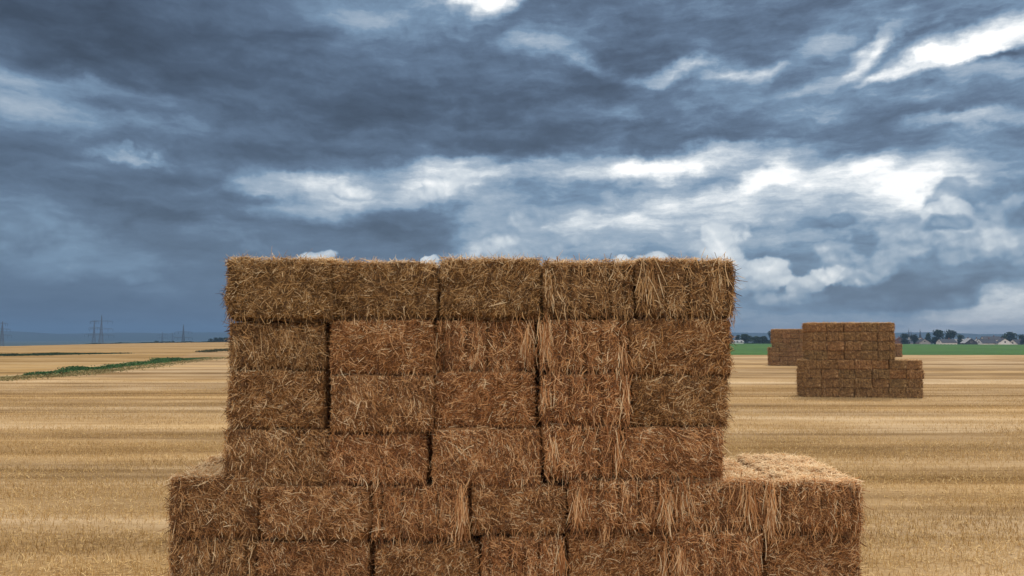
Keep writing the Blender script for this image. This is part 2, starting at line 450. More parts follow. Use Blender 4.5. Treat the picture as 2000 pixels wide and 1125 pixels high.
# ------------------------------------------------------------------ ground
def sstep(a, b, x):
    t = np.clip((x - a) / (b - a), 0, 1); return t * t * (3 - 2 * t)
def ground_h(x, y):
    x = np.asarray(x, float); y = np.asarray(y, float)
    D = np.hypot(x, y); az = np.degrees(np.arctan2(x, np.maximum(y, 1e-3)))
    c = np.interp(az, [-60, -32.7, -20, -10], [375, 375, 560, 560])
    hl = -18 * (1 - np.exp(-np.maximum(D - c, 0) / 450))
    t = D - 358
    hr = -.0074 * np.clip(t, 0, 235) - 16.2 * (1 - np.exp(-np.maximum(t - 235, 0) / 450))
    k = sstep(-6, 12, az)
    h = hl * (1 - k) + hr * k
    return np.where(y > 5, h, 0.0)

def axis(lim, s0, grow):
    v, s = [0.0], s0
    while v[-1] < lim: v.append(v[-1] + s); s *= grow
    return np.array(v)
def grid_mesh(name, X, Y, Z, mats):
    i = np.arange(X.size).reshape(X.shape)
    Q = np.stack([i[:-1, :-1], i[:-1, 1:], i[1:, 1:], i[1:, :-1]], -1).reshape(-1, 4)
    return np_mesh(name, np.stack([X.ravel(), Y.ravel(), Z.ravel()], 1), Q, mats, smooth=True)

def stubble_material(name, dark, mid, light, lines=(), yellow=0.0):
    m, g, b = new_mat(name)
    co = g.n.new('ShaderNodeTexCoord').outputs['Object']
    wob = g.noise(g.map(co, scale=(.02, .05, 1)), 1., 3)
    p = g.vm('ADD', co, g.xyz(0., g.mul(g.sub(wob, .5), 3.0)))
    rot = g.map(p, rot=R(1.0))
    a = g.noise(g.map(rot, scale=(.010, .33, 1)), 1., 4, .6)           # broad swaths
    bnd = g.noise(g.map(rot, scale=(.075, 1.2, 1)), 1., 5, .65)         # combine passes
    fine = g.noise(g.map(rot, scale=(.35, 7., 1)), 1., 3, .65)          # drill rows
    speck = g.noise(g.map(co, scale=(9, 16, 9)), 1., 4, .75)
    blot = g.noise(g.map(co, scale=(.12, .2, 1)), 1., 5, .6)
    a2 = g.noise(g.map(rot, (7, 3, 0), 0, (.006, .085, 1)), 1., 2, .5)
    f = g.mad(a2, .46, g.mul(a, .52))
    f = g.mad(bnd, .24, f); f = g.mad(fine, .11, f); f = g.mad(speck, .20, f); f = g.mad(blot, .30, f)
    f = g.mr(f, .765, 1.075, 0, 1, False)
    yy = g.sep(p)[1]
    for (y0, wd, amt) in lines:      # wheel tracks: trodden, darker straw
        dd = g.m('ABSOLUTE', g.sub(yy, y0))
        k = g.mr(dd, wd * .35, wd, amt, 0)
        k = g.mul(k, g.mr(g.noise(g.map(co, scale=(.09, .5, 1)), 1., 5, .7), .3, .55, .35, 1))
        f = g.sub(f, k)
    col = g.ramp(f, [(0, dark), (.5, mid), (1, light)])
    hue = g.noise(g.map(rot, scale=(.02, .12, 1)), 1., 4)
    gold = g.mix(g.mr(hue, .35, .65, 0, .5 + yellow), col, g.mix(1.0, col, (1.08, .93, .60, 1), 'MULTIPLY'))
    g.set(b.inputs['Base Color'], gold)
    bp = g.n.new('ShaderNodeBump'); bp.inputs['Strength'].default_value = .5; bp.inputs['Distance'].default_value = .05
    g.set(bp.inputs['Height'], g.add(fine, speck)); g.l.new(bp.outputs[0], b.inputs['Normal'])
    b.inputs['Roughness'].default_value = 1.0
    b.inputs['Specular IOR Level'].default_value = .05
    return m
LINES = [(24.4, .9, .30), (26.0, .45, .22), (57.6, .55, .55), (59.9, .35, .25), (79.5, .6, .35), (45.2, .4, .18), (35.5, .5, .18)]
STUB = stubble_material('stubble', (.150, .090, .038), (.345, .235, .126), (.56, .42, .265), LINES)
xs = axis(5000, 6, 1.06); xs = np.concatenate([-xs[:0:-1], xs])
ys = np.concatenate([-axis(300, 10, 1.3)[:0:-1], axis(5000, 6, 1.045)])
GX, GY = np.meshgrid(xs, ys, indexing='ij')
g_o = link('ground', grid_mesh('ground', GX, GY, ground_h(GX, GY), [STUB])); tag(g_o, kind='structure')

# second field on the left, beyond the weedy margin
YSTUB = stubble_material('yellow_stubble', (.17, .105, .042), (.33, .215, .092), (.46, .335, .19), [], -.1)
azs = np.radians(np.linspace(-62, -18.0, 60)); 
def sheet(name, fx, mat, lift):
    A, Tt = np.meshgrid(azs, np.linspace(0, 1, 40), indexing='ij')
    d0, d1 = fx(np.degrees(A))
    Dd = d0 + (d1 - d0) * Tt
    X, Y = Dd * np.sin(A), Dd * np.cos(A)
    return link(name, grid_mesh(name, X, Y, ground_h(X, Y) + lift, [mat]))
o = sheet('far_field', lambda a: (np.interp(a, [-62, -33.1, -22.8, -22, -20.6], [70, 98, 163, 200, 260]), np.interp(a, [-62, -32.7, -20], [380, 380, 566])), YSTUB, .012)
tag(o, kind='structure')

# plain beyond the crest, dull green and dark
PLAIN = simple('valley_land', (.045, .060, .028), .5, .002)
azp = np.radians(np.linspace(-75, 75, 120)); dp = np.geomspace(1250, 4700, 60)
A, Dd = np.meshgrid(azp, dp, indexing='ij'); X, Y = Dd * np.sin(A), Dd * np.cos(A)
tag(link('valley', grid_mesh('valley', X, Y, ground_h(X, Y) + .25, [PLAIN])), kind='structure')

# hills at the edge of sight
HILL = simple('wooded_hills', (.018, .030, .022), .4, .004)
azh = np.radians(np.linspace(-70, 70, 240)); tt = np.linspace(0, 1, 24)
A, Tt = np.meshgrid(azh, tt, indexing='ij')
prof = 24 + 5 * np.sin(A * 7 + 1) + 3 * np.sin(A * 17 + .4) + 2 * np.sin(A * 41) + 3 * np.sin(A * 3 + 2.2)
Dd = 3500 + Tt * 1500
Z = -19 + (prof + 14) * np.sin(np.pi * np.clip(Tt * 1.0, 0, 1)) ** .7 + 3 * np.sin(A * 60 + Tt * 9) * np.sin(np.pi * Tt)
tag(link('hills', grid_mesh('hills', Dd * np.sin(A), Dd * np.cos(A), Z, [HILL])), kind='structure')

# ------------------------------------------------------------------ stubble, weeds, crops
STUBBLADE, g, b = new_mat('stubble_straw')
ta = g.n.new('ShaderNodeAttribute'); ta.attribute_name = 'tint'
g.set(b.inputs['Base Color'], g.ramp(ta.outputs['Fac'], [(0, (.28, .175, .070)), (.5, (.54, .345, .130)), (1, (.74, .54, .27))]))
b.inputs['Roughness'].default_value = .9
def stubble():
    r = np.random.default_rng(5)
    n = 1000000
    y = 3.0 + (84 - 3.0) * r.random(n) ** 1.0
    lim = y * .74 + 7
    x = r.uniform(-1, 1, n) * lim
    y = np.round(y / .13) * .13 + r.normal(0, .018, n) + .5 * np.sin(x * .05) * .1
    keep = ~((np.abs(x) < 4.25) & (y > 9.3) & (y < 11.75))      # none under the nearest stack
    P = np.stack([x, y, ground_h(x, y)], 1)
    dens = vnoise(P * [.25, 1.0, 1], .8); keep &= r.random(n) < np.clip(dens * 1.7 - .2, .08, 1) * np.clip((84 - y) / 55, 0, 1) * np.clip((lim - np.abs(x)) / 4, 0, 1)
    P = P[keep]; n = len(P)
    flat = r.random(n) < .35
    T = np.stack([r.normal(0, .25, n), r.normal(0, .25, n), np.ones(n)], 1)
    T[flat] = np.stack([r.normal(0, 1, flat.sum()), r.normal(0, .6, flat.sum()), r.uniform(.02, .25, flat.sum())], 1)
    T = nrm(T); L = r.uniform(.05, .14, n)
    L[flat] *= 1.6
    S = nrm(np.stack([r.normal(0, 1, n), r.normal(0, .3, n), np.zeros(n)], 1)) * r.uniform(.003, .006, n)[:, None]
    S[flat] = nrm(np.cross(T[flat], np.tile([0, 0, 1.], (flat.sum(), 1)))) * .0055
    top = P + T * L[:, None]
    P[flat, 2] += .02; top[flat, 2] += .02
    V = np.stack([P - S, P + S, top + S * .8, top - S * .8], 1).reshape(-1, 3)
    t = np.clip(r.beta(2, 2, n) + (vnoise(P * [.15, 1, 1], .9) - .5) * .7, 0, 1)
    return np_mesh('stubble', V, np.arange(4 * n).reshape(n, 4), [STUBBLADE], attr={'tint': np.repeat(t, 4)})
tag(link('stubble', stubble()), kind='stuff')

def leaf_mat(name, dark, light):
    m, g, b = new_mat(name)
    ta = g.n.new('ShaderNodeAttribute'); ta.attribute_name = 'tint'
    col = g.ramp(ta.outputs['Fac'], [(0, dark), (1, light)])
    g.set(b.inputs['Base Color'], col)
    return m
LEAF = [leaf_mat('leaves_dark', (.010, .021, .010), (.034, .058, .022)), leaf_mat('leaves_mid', (.018, .036, .014), (.05, .085, .028)),
        leaf_mat('leaves_light', (.05, .085, .03), (.12, .17, .06))]
WEED = leaf_mat('weeds', (.022, .070, .018), (.085, .18, .05))
CROP = leaf_mat('crop_leaves', (.018, .085, .016), (.045, .165, .030))
BARK = simple('bark', (.07, .055, .04), .4, 6)

def leaf_cloud(P, size, r, tint):
    n = len(P)
    a = nrm(r.normal(0, 1, (n, 3))); b = nrm(np.cross(a, r.normal(0, 1, (n, 3))))
    s = (size * r.uniform(.6, 1.3, n))[:, None] if np.isscalar(size) else (size * r.uniform(.6, 1.3, n))[:, None]
    V = np.stack([P - a * s, P + b * s * .55, P + a * s, P - b * s * .55], 1).reshape(-1, 3)
    return V, np.arange(4 * n).reshape(n, 4), np.repeat(tint, 4)

def weed_strip(name, pts, n, hmax, width, mat, seed, size=.14, kind='stuff'):
    r = np.random.default_rng(seed); pts = np.array(pts, float)     # x, y, height factor
    t = r.random(n) * (len(pts) - 1); i = np.minimum(t.astype(int), len(pts) - 2); f = (t - i)[:, None]
    C = pts[i] * (1 - f) + pts[i + 1] * f
    xy = C[:, :2] + r.normal(0, width, (n, 2)) * np.sqrt(C[:, 2:3] + .05)
    hh = hmax * C[:, 2] * np.clip(vnoise(np.c_[xy, np.zeros(n)], .35) * 1.5 , .25, 1.3)
    z = ground_h(xy[:, 0], xy[:, 1]) + r.random(n) ** .8 * hh
    P = np.c_[xy, z]
    tint = np.clip(vnoise(P, 1.1) * .9 + r.normal(0, .2, n), 0, 1)
    V, Q, T = leaf_cloud(P, size, r, tint)
    o = link(name, np_mesh(name, V, Q, [mat], attr={'tint': T})); tag(o, kind=kind); return o
def gp(px, py):
    Y = 1.0; d = pdir(px, py); k = -CAMZ / d[2]; return (d[0] * k, d[1] * k)
mk = lambda L: [(*gp(px, py), h) for px, py, h in L]
weed_strip('weeds', mk([(-120, 746, .05), (0, 738, .06), (60, 735, .12), (85, 732.5, .6), (150, 726, 1.0), (220, 718, 1.0), (300, 709, 1.0), (330, 705, 1.3), (372, 702, .4), (405, 699, .1)]), 30000, .50, .8, WEED, 21, .11)
PALEGRASS = leaf_mat('dry_grass', (.14, .13, .05), (.32, .26, .11))
weed_strip('grass', mk([(-120, 750, .6), (0, 742, .8), (120, 734, 1.2), (220, 724, 1.2), (330, 711, 1.), (440, 698, .7)]), 9000, .28, 1.3, PALEGRASS, 22, .09)
weed_strip('crop_strip', mk([(-300, 697, 1.), (0, 695, 1.), (80, 693.5, .9), (140, 692, .6), (230, 690.5, .35)]), 16000, .42, 2.2, LEAF[1], 23, .17)
weed_strip('rough_grass', mk([(398, 688, .5), (415, 686.5, .8), (450, 685, 1.), (520, 684, 1.)]), 2600, .7, 1.2, leaf_mat('dull_grass', (.035, .04, .012), (.11, .10, .035)), 24, .2)

# green crop field on the right
def crop_field():
    r = np.random.default_rng(31)
    xs_, ys_ = np.linspace(-60, 620, 220), np.linspace(178, 545, 150)
    X, Y = np.meshgrid(xs_, ys_, indexing='ij')
    Pn = np.c_[X.ravel(), Y.ravel(), np.zeros(X.size)]
    top = .26 + (vnoise(Pn, .3).reshape(X.shape) - .5) * .22 + (vnoise(Pn, .05).reshape(X.shape) - .5) * .2
    Z = ground_h(X, Y) + top
    Z[0, :] = Z[-1, :] = 0; Z[:, 0] = 0; Z[:, -1] = ground_h(X[:, -1], Y[:, -1])
    me = grid_mesh('green_field', X, Y, Z, [GREEN])
    return me
GREEN, g, b = new_mat('green_crop')
co = g.n.new('ShaderNodeTexCoord').outputs['Object']
f = g.add(g.mul(g.noise(g.map(co, scale=(.06, .02, 1)), 1., 5, .7), .6), g.mul(g.noise(g.map(co, scale=(1.2, .3, 1)), 1., 4, .7), .4))
g.set(b.inputs['Base Color'], g.ramp(f, [(.3, (.022, .070, .010)), (.5, (.038, .110, .014)), (.7, (.062, .145, .020))]))
b.inputs['Roughness'].default_value = .9
tag(link('green_field', crop_field()), kind='structure')

# ------------------------------------------------------------------ trees and bushes
def tree(name, px, Y, top_py, wpx, label, cat='tree', group=None, mat=0, seed=0, base_z=None, shape='round', n=1500, trunk_frac=.10):
    r = np.random.default_rng(seed + 900)
    x = PX(px, Y); z0 = float(ground_h(x, Y)) if base_z is None else base_z
    ztop = float(at(px, top_py, Y)[2]); H = max(ztop - z0, 1.0); W = wpx / F * Y
    root = empty(name, (x, Y, z0)); tag(root, label, cat, group)
    # crown: leaf clumps through several unequal lobes
    k = 9
    lob = []
    for i in range(k):
        a = r.uniform(0, 6.28); rad = r.uniform(.05, .34) * W; zz = r.uniform(trunk_frac + .15, .84) * H
        lob.append((math.cos(a) * rad, math.sin(a) * rad, zz, r.uniform(.20, .34) * W, r.uniform(.15, .24) * H))
    lob.append((0, 0, H * .80, W * .25, H * .20))
    P, tn = [], []
    for (lx, ly, lz, rw, rh) in lob:
        m = n // len(lob)
        u = nrm(r.normal(0, 1, (m, 3))) * (r.random(m) ** .5)[:, None]
        P.append(np.c_[lx + u[:, 0] * rw, ly + u[:, 1] * rw, lz + u[:, 2] * rh]); tn.append(np.full(m, r.uniform(.1, .8)))
    P = np.concatenate(P); tn = np.clip(np.concatenate(tn) + r.normal(0, .2, len(P)), 0, 1)
    P[:, 2] = np.minimum(P[:, 2], H * .99)
    V, Q, T = leaf_cloud(P, max(W, H * .6) * .060, r, tn)
    link('crown', np_mesh('crown', V, Q, [LEAF[mat]], attr={'tint': T}), root)
    # trunk with limbs
    Vs, Qs, nb = [], [], 0
    def limb(p0, p1, r0, r1):
        nonlocal nb
        p0, p1 = np.array(p0, float), np.array(p1, float); t = (p1 - p0) / np.linalg.norm(p1 - p0)
        a = np.cross(t, [.3, .9, .1]); a /= np.linalg.norm(a); b_ = np.cross(t, a)
        an = np.linspace(0, 6.283, 7)[:-1]
        ring = lambda p, rr: p + rr * (np.cos(an)[:, None] * a + np.sin(an)[:, None] * b_)
        Vs.append(np.concatenate([ring(p0, r0), ring(p1, r1)])); j = np.arange(6); j2 = (j + 1) % 6
        Qs.append(np.stack([j, j2, j2 + 6, j + 6], 1) + nb); nb += 12
    th = H * .55
    limb((0, 0, -.15), (0, 0, th * .6), .045 * W + .05, .03 * W + .03)
    limb((0, 0, th * .6), (r.normal(0, .05) * W, 0, H * .85), .03 * W + .03, .02)
    for i in range(5):
        l = lob[i]; limb((0, 0, th * r.uniform(.5, .9)), (l[0], l[1], l[2]), .018 * W + .02, .015)
    link('trunk', np_mesh('trunk', np.concatenate(Vs), np.concatenate(Qs), [BARK]), root)
    return root
GR = 'trees at the village edge'
VT = [  # px, distance, top y, width px, material, label
 (1769, 590, 651, 20, 0, 'dark round tree at the village edge, just right of the stepped stack'),
 (1787, 600, 651.5, 18, 0, 'dark tree between the church spires, left of the grey gabled house'),
 (1813, 600, 648, 14, 1, 'lighter green slim tree against the two big round trees'),
 (1833, 595, 643.5, 29, 0, 'tallest broad dark tree above the long white bungalow'),
 (1856, 598, 644, 22, 0, 'dome shaped dark tree right above the long white bungalow'),
 (1874, 605, 653, 16, 1, 'small green tree between the bungalow and the dark gabled house'),
 (1975, 640, 648, 30, 0, 'wide dark tree behind the big white gabled house'),
 (1962, 630, 652, 18, 1, 'smaller tree beside the wide dark tree near the right edge'),
 (1998, 590, 653, 14, 0, 'dark bush shaped tree cut by the right picture edge'),
 (2040, 620, 648, 30, 1, 'tree beyond the right picture edge'),
]
for i, (px, Y, ty, w, mt, lab) in enumerate(VT):
    tree('village_tree', px, Y, ty, w, lab, 'tree', GR, mt, i)
GL = 'trees beside the half hidden stack'
for i, (px, Y, ty, w, mt, lab) in enumerate([
 (1441, 560, 654, 14, 0, 'low tree touching the nearest stack edge at the wood left of the stacks'),
 (1457, 570, 652.5, 24, 1, 'broad rounded tree in the middle of the dark grove'),
 (1477, 575, 656, 18, 1, 'lower green tree in the dip of the dark grove'),
 (1492, 570, 656.5, 24, 0, 'dark spreading tree left of the half hidden stack'),
 (1508, 560, 645, 16, 0, 'tall dark tree rising beside the half hidden stack'),
 (1422, 560, 650, 24, 0, 'grove tree behind the nearest stack')]):
    tree('grove_tree', px, Y, ty, w, lab, 'tree', GL, mt, 30 + i, trunk_frac=.05)
GC = 'trees on the crest'
for i, (px, ty, w, lab) in enumerate([
 (413, 660.5, 14, 'leftmost small dark tree of the clump on the crest'), (422, 659, 16, 'second dark tree of the clump on the crest'),
 (431, 658, 18, 'third dark tree of the clump on the crest, fullest crown'), (441, 658.5, 18, 'dark crest tree touching the top bale edge'), (455, 659, 12, 'crest tree behind the nearest stack')]):
    tree('crest_tree', px, 575, ty, w, lab, 'tree', GC, 0, 50 + i, trunk_frac=.05, n=500)
for i, (px, ty, w, lab) in enumerate([(305, 664.5, 11, 'low bush below the small far pylon on the crest'), (338, 665, 7, 'tiny bush below the thin pylon on the crest')]):
    tree('bush', px, 500 + i * 20, ty, w, lab, 'bush', 'bushes on the crest', 0, 60 + i, trunk_frac=0., n=300)

def bush_row(name, x0, y0, x1, y1, h, w, n, mat, seed, label):
    r = np.random.default_rng(seed); t = r.random(n)
    x = x0 + (x1 - x0) * t; y = y0 + (y1 - y0) * t
    hh = h * np.clip(vnoise(np.c_[x, y, x * 0], .12) * 1.3 + .1, .35, 1.3)
    P = np.c_[x + r.normal(0, w * .3, n), y + r.normal(0, w * .3, n), ground_h(x, y) + r.random(n) * hh]
    V, Q, T = leaf_cloud(P, h * .28, r, np.clip(r.normal(.4, .25, n), 0, 1))
    o = link(name, np_mesh(name, V, Q, [mat], attr={'tint': T})); tag(o, label, 'hedge'); return o
hl = [gp(-400, 680), gp(-60, 674.2), gp(0, 673.4), gp(220, 671.0), gp(440, 668.2), gp(520, 668)]
names = ['dark low hedge running off the left edge along the crest', 'dark hedge on the crest under the cut pylon at the left edge', 'long dark hedge on the crest under the pylon pair', 'dark hedge on the crest below the single pylon', 'crest hedge behind the nearest stack']
for i in range(5):
    bush_row('hedge', *hl[i], *hl[i + 1], .85, 1.2, 2600, LEAF[0], 70 + i, names[i])
for i, (pa, pb, Y, h, lab) in enumerate([(1752, 1812, 578, 1.3, 'low dark hedge below the grey gabled house'), (1812, 1876, 572, 1.2, 'low dark hedge before the long white bungalow'),
                                    (1876, 1935, 580, 1.3, 'low garden hedge before the white gable'), (1935, 2060, 574, 1.2, 'low hedge before the houses by the right edge'),
                                    (1410, 1515, 548, 1.6, 'dark undergrowth hedge along the foot of the grove')]):
    bush_row('garden_hedge', PX(pa, Y), Y, PX(pb, Y), Y, h, 1.5, 1500, LEAF[0], 80 + i, lab)

# ------------------------------------------------------------------ village houses
WALLS = {'white': simple('white_render', (.80, .80, .78), .05, .8), 'grey': simple('grey_render', (.34, .35, .35), .08, .8),
         'dark': simple('dark_cladding', (.06, .062, .07), .2, 1.), 'brick': simple('brown_brick', (.20, .10, .07), .2, 2.)}
ROOFM = {'slate': simple('slate_roof', (.045, .05, .065), .25, 2.), 'pale': simple('pale_roof', (.30, .31, .33), .12, 2.), 'brown': simple('brown_roof', (.12, .06, .045), .25, 2.)}
GLASS, g, b = new_mat('window_glass'); b.inputs['Base Color'].default_value = (.03, .04, .05, 1); b.inputs['Roughness'].default_value = .15
FRAMEM = simple('window_frame', (.6, .6, .58), .05, 3.); DOORM = simple('door_paint', (.10, .07, .05), .15, 3.)

class MB:
    def __init__(s): s.V = []; s.Q = []; s.T = []; s.n = 0
    def quad(s, a, b, c, d): s.V += [a, b, c, d]; s.Q.append([s.n, s.n + 1, s.n + 2, s.n + 3]); s.n += 4
    def tri(s, a, b, c): s.V += [a, b, c]; s.T.append([s.n, s.n + 1, s.n + 2]); s.n += 3
    def box(s, x0, x1, y0, y1, z0, z1):
        p = [(x, y, z) for z in (z0, z1) for y in (y0, y1) for x in (x0, x1)]
        for f in ((0, 1, 5, 4), (1, 3, 7, 5), (3, 2, 6, 7), (2, 0, 4, 6), (4, 5, 7, 6), (2, 3, 1, 0)): s.quad(*[p[i] for i in f])
    def bar(s, a, b, r):
        a, b = np.array(a, float), np.array(b, float); t = (b - a) / np.linalg.norm(b - a)
        u = np.cross(t, [.13, .31, .94] if abs(t[2]) < .9 else [1, 0, 0]); u /= np.linalg.norm(u); v = np.cross(t, u)
        c = [u * r + v * r, -u * r + v * r, -u * r - v * r, u * r - v * r]
        A = [tuple(a + k) for k in c]; B = [tuple(b + k) for k in c]
        for i in range(4): j = (i + 1) % 4; s.quad(A[i], A[j], B[j], B[i])
        s.quad(*A[::-1]); s.quad(*B)
    def build(s, name, mat, parent=None):
        return link(name, np_mesh(name, np.array(s.V), [np.array(s.Q).reshape(-1, 4), np.array(s.T).reshape(-1, 3)], [mat]), parent)

def house(px, Y, wl, wd, hw, hr, yaw, wall, roof, label, wins=3, storeys=1, sink=0.0, chimney=True, name='house', cat='house', door=True):
    """ridge along local x; wl length along x, wd depth along y"""
    x = PX(px, Y); z0 = float(ground_h(x, Y)) - sink; hw += .6 if name == 'house' else 0
    o = empty(name, (x, Y, z0), R(yaw)); tag(o, label, cat, 'village houses')
    a, b_ = wl / 2, wd / 2
    m = MB()
    m.quad((-a, -b_, 0), (a, -b_, 0), (a, -b_, hw), (-a, -b_, hw)); m.quad((a, b_, 0), (-a, b_, 0), (-a, b_, hw), (a, b_, hw))
    for s in (1, -1):
        m.quad((s * a, -s * b_, 0), (s * a, s * b_, 0), (s * a, s * b_, hw), (s * a, -s * b_, hw))
        m.tri((s * a, -s * b_, hw), (s * a, s * b_, hw), (s * a, 0, hw + hr))
    m.build('wall', WALLS[wall], o)
    rm = MB(); e = .45; th = .16; sl = hr / b_
    for s in (1, -1):
        y1, z1 = s * (b_ + e), hw - sl * e
        P = [(-a - e, y1, z1), (a + e, y1, z1), (a + e, 0, hw + hr), (-a - e, 0, hw + hr)]
        T = [(p[0], p[1], p[2] + th) for p in P]
        P = [(p[0], p[1], p[2] + .02) for p in P]
        rm.quad(*T); rm.quad(*P[::-1])
        for i in range(4): j = (i + 1) % 4; rm.quad(P[i], P[j], T[j], T[i])
    ro = rm.build('roof', ROOFM[roof], o)
    if chimney:
        c = MB(); c.box(a * .35 - .35, a * .35 + .35, -.3, .3, hw + hr * .55, hw + hr + .9); c.build('chimney', WALLS['brick'], ro)
    def window(face, u, z, w=1.1, h=1.2):
        fr, gl = MB(), MB()
        if face == 'f':
            fr.box(u - w / 2 - .1, u + w / 2 + .1, -b_ - .05, -b_ + .02, z - .1, z + h + .1); gl.box(u - w / 2, u + w / 2, -b_ - .07, -b_ - .01, z, z + h)
        else:
            s = -1 if face == 'l' else 1
            xa, xb = sorted((s * (a - .02), s * (a + .05))); ga, gb = sorted((s * (a + .01), s * (a + .07)))
            fr.box(xa, xb, u - w / 2 - .1, u + w / 2 + .1, z - .1, z + h + .1); gl.box(ga, gb, u - w / 2, u + w / 2, z, z + h)
        f = fr.build('window', FRAMEM, o); gl.build('pane', GLASS, f)
    for st in range(storeys):
        zz = .95 + st * 2.6
        for i in range(wins):
            window('f', -a + wl * (i + .5) / wins + .01, zz)
        for s in 'lr':
            for u in (-b_ * .45, b_ * .45): window(s, u, zz, 1.0, 1.2)
    if hr > 2.0:
        for s in 'lr': window(s, 0, hw + .2, .9, 1.0)
    if door:
        d = MB(); u = wl * (.5 / wins) - .55; d.box(u - .5 + .0, u + .5, -b_ - .045, -b_ + .02, .02, 2.1)
        if wins > 1: d.build('door', DOORM, o)
    return o
house(1756, 600, 9, 7, 4.2, 2.6, 70, 'brick', 'brown', 'brown brick house peeping out right behind the stepped stack', sink=.4)
house(1802, 592, 9, 7.6, 3.0, 2.5, 80, 'grey', 'slate', 'grey gabled house under the dark church spire', sink=.3)
house(1848, 584, 11, 8, 2.7, 2.5, 4, 'white', 'slate', 'long low white bungalow with dark roof below the big trees', wins=4, sink=.1)
house(1872, 610, 9, 8, 3.2, 3.0, 20, 'grey', 'pale', 'house with pale grey roof slope left of the dark gable', sink=.2)
house(1892, 590, 10, 8.4, 3.0, 3.3, 78, 'dark', 'pale', 'dark gabled house with a pale roof edge', sink=.2)
house(1907, 598, 9, 6.4, 3.6, 3.0, 60, 'white', 'slate', 'narrow bright white gable right of the dark gabled house', sink=.2)
house(1926, 590, 12, 8, 3.1, 3.0, 8, 'white', 'slate', 'wide dark roofed house joined to the big white gable', wins=5, sink=.2)
house(1935, 625, 12, 9, 6.6, 2.4, -12, 'white', 'slate', 'tall house with flat dark roof rising behind the others', wins=4, storeys=2, sink=.2)
house(1959, 586, 10, 9.0, 3.2, 3.2, 72, 'white', 'slate', 'big white gable house with blank pale end wall', sink=.2)
house(1988, 596, 11, 8, 3.0, 3.1, 20, 'white', 'slate', 'dark roofed white house by the right picture edge', wins=3, sink=.2)
house(2010, 588, 9, 8, 3.2, 3.4, 80, 'grey', 'slate', 'grey house cut by the right picture edge', sink=.2)
house(1441, 545, 6, 4.5, 1.5, 1.0, 10, 'white', 'pale', 'small white shed at the foot of the grove beside the nearest stack', wins=2, chimney=False, name='shed', cat='shed', sink=0, door=False)

SPIRE = simple('spire_slate', (.05, .06, .075), .2, 1.)
def church(px, Y, top_py, label, spires, wall):
    x = PX(px, Y); z0 = float(ground_h(x, Y)); o = empty('church', (x, Y, z0)); tag(o, label, 'church', 'churches beyond the trees')
    H = float(at(px, top_py, Y)[2]) - z0
    m = MB(); m.box(-5, 5, 2, 24, 0, H * .3)
    m.tri((-5, 2, H * .3), (5, 2, H * .3), (0, 2, H * .45)); m.tri((5, 24, H * .3), (-5, 24, H * .3), (0, 24, H * .45)); m.build('nave', WALLS[wall], o)
    m = MB(); m.quad((-5.4, 1.6, H * .295), (0, 1.6, H * .455), (0, 24.4, H * .455), (-5.4, 24.4, H * .295)); m.quad((5.4, 1.6, H * .295), (5.4, 24.4, H * .295), (0, 24.4, H * .455), (0, 1.6, H * .455)); m.build('roof', SPIRE, o)
    for (dx, k) in spires:
        t = MB(); t.box(dx - 1.1, dx + 1.1, -.4, 1.9, 0, H * .55 * k); tw = t.build('tower', WALLS[wall], o)
        s = MB(); n = 8; an = np.linspace(0, 6.283, n + 1)
        for i in range(n):
            p = lambda q, rr, z: (dx + math.cos(q) * rr, .75 + math.sin(q) * rr, z)
            s.quad(p(an[i], 1.25, H * .55 * k), p(an[i + 1], 1.25, H * .55 * k), p(an[i + 1], .55, H * .76 * k), p(an[i], .55, H * .76 * k))
            s.tri(p(an[i], .55, H * .76 * k), p(an[i + 1], .55, H * .76 * k), (dx, .75, H * k))
        s.build('spire', SPIRE, tw)
church(1778, 1000, 640, 'distant church with twin thin spires left of the dark spire', [(-1.35, 1.0), (1.35, .9)], 'grey')
church(1798, 760, 641.5, 'church with one dark pointed spire above the grey gabled house', [(0, 1.0)], 'grey')

# ------------------------------------------------------------------ pylons
STEEL = simple('galvanised_steel', (.10, .11, .12), .15, .3)
def pylon(px, Y, top_py, arms, label, yaw=0, th=.15, H=None):
    """arms: list of (height fraction, half span m)"""
    x = PX(px, Y); z0 = float(ground_h(x, Y)); top = float(at(px, top_py, Y)[2]); H = top - z0
    o = empty('pylon', (x, Y, z0), R(yaw)); tag(o, label, 'pylon', 'power pylons')
    b0 = H * .075
    def half(z):
        t = z / H
        return b0 * (1 - t / .55) + .9 * (t / .55) if t < .55 else .9 * (1 - (t - .55) / .45) + .12
    m = MB(); lv = [0, .14, .26, .37, .46, .55, .63, .70, .77, .84, .92, 1.0]
    for i in range(len(lv) - 1):
        z1, z2 = lv[i] * H, lv[i + 1] * H; a, b_ = half(z1), half(z2)
        c1 = [(-a, -a, z1), (a, -a, z1), (a, a, z1), (-a, a, z1)]; c2 = [(-b_, -b_, z2), (b_, -b_, z2), (b_, b_, z2), (-b_, b_, z2)]
        for k in range(4):
            j = (k + 1) % 4
            m.bar(c1[k], c2[k], th * .8); m.bar(c1[k], c2[j], th * .45); m.bar(c1[j], c2[k], th * .45); m.bar(c2[k], c2[j], th * .4)
    m.build('lattice_mast', STEEL, o)
    for (f, sp) in arms:
        z = f * H; a = half(z)
        for s in (-1, 1):
            q = MB(); tip = (s * sp, 0, z + .2)
            for yy in (-a, a):
                q.bar((s * a, yy, z), tip, th * .6); q.bar((s * a * .9, yy, z + H * .035), tip, th * .5)
            for k in (.3, .55, .8):
                q.bar((s * (a + (sp - a) * k), 0, z), (s * (a + (sp - a) * k), 0, z + H * .035 * (1 - k) + .3), th * .4)
            ar = q.build('crossarm', STEEL, o)
            for k in (1.0, .55):
                i_ = MB(); xx = s * (a + (sp - a) * k); i_.bar((xx, 0, z), (xx, 0, z - 3.2), th * .6); i_.build('insulator', GLASS, ar)
    return o
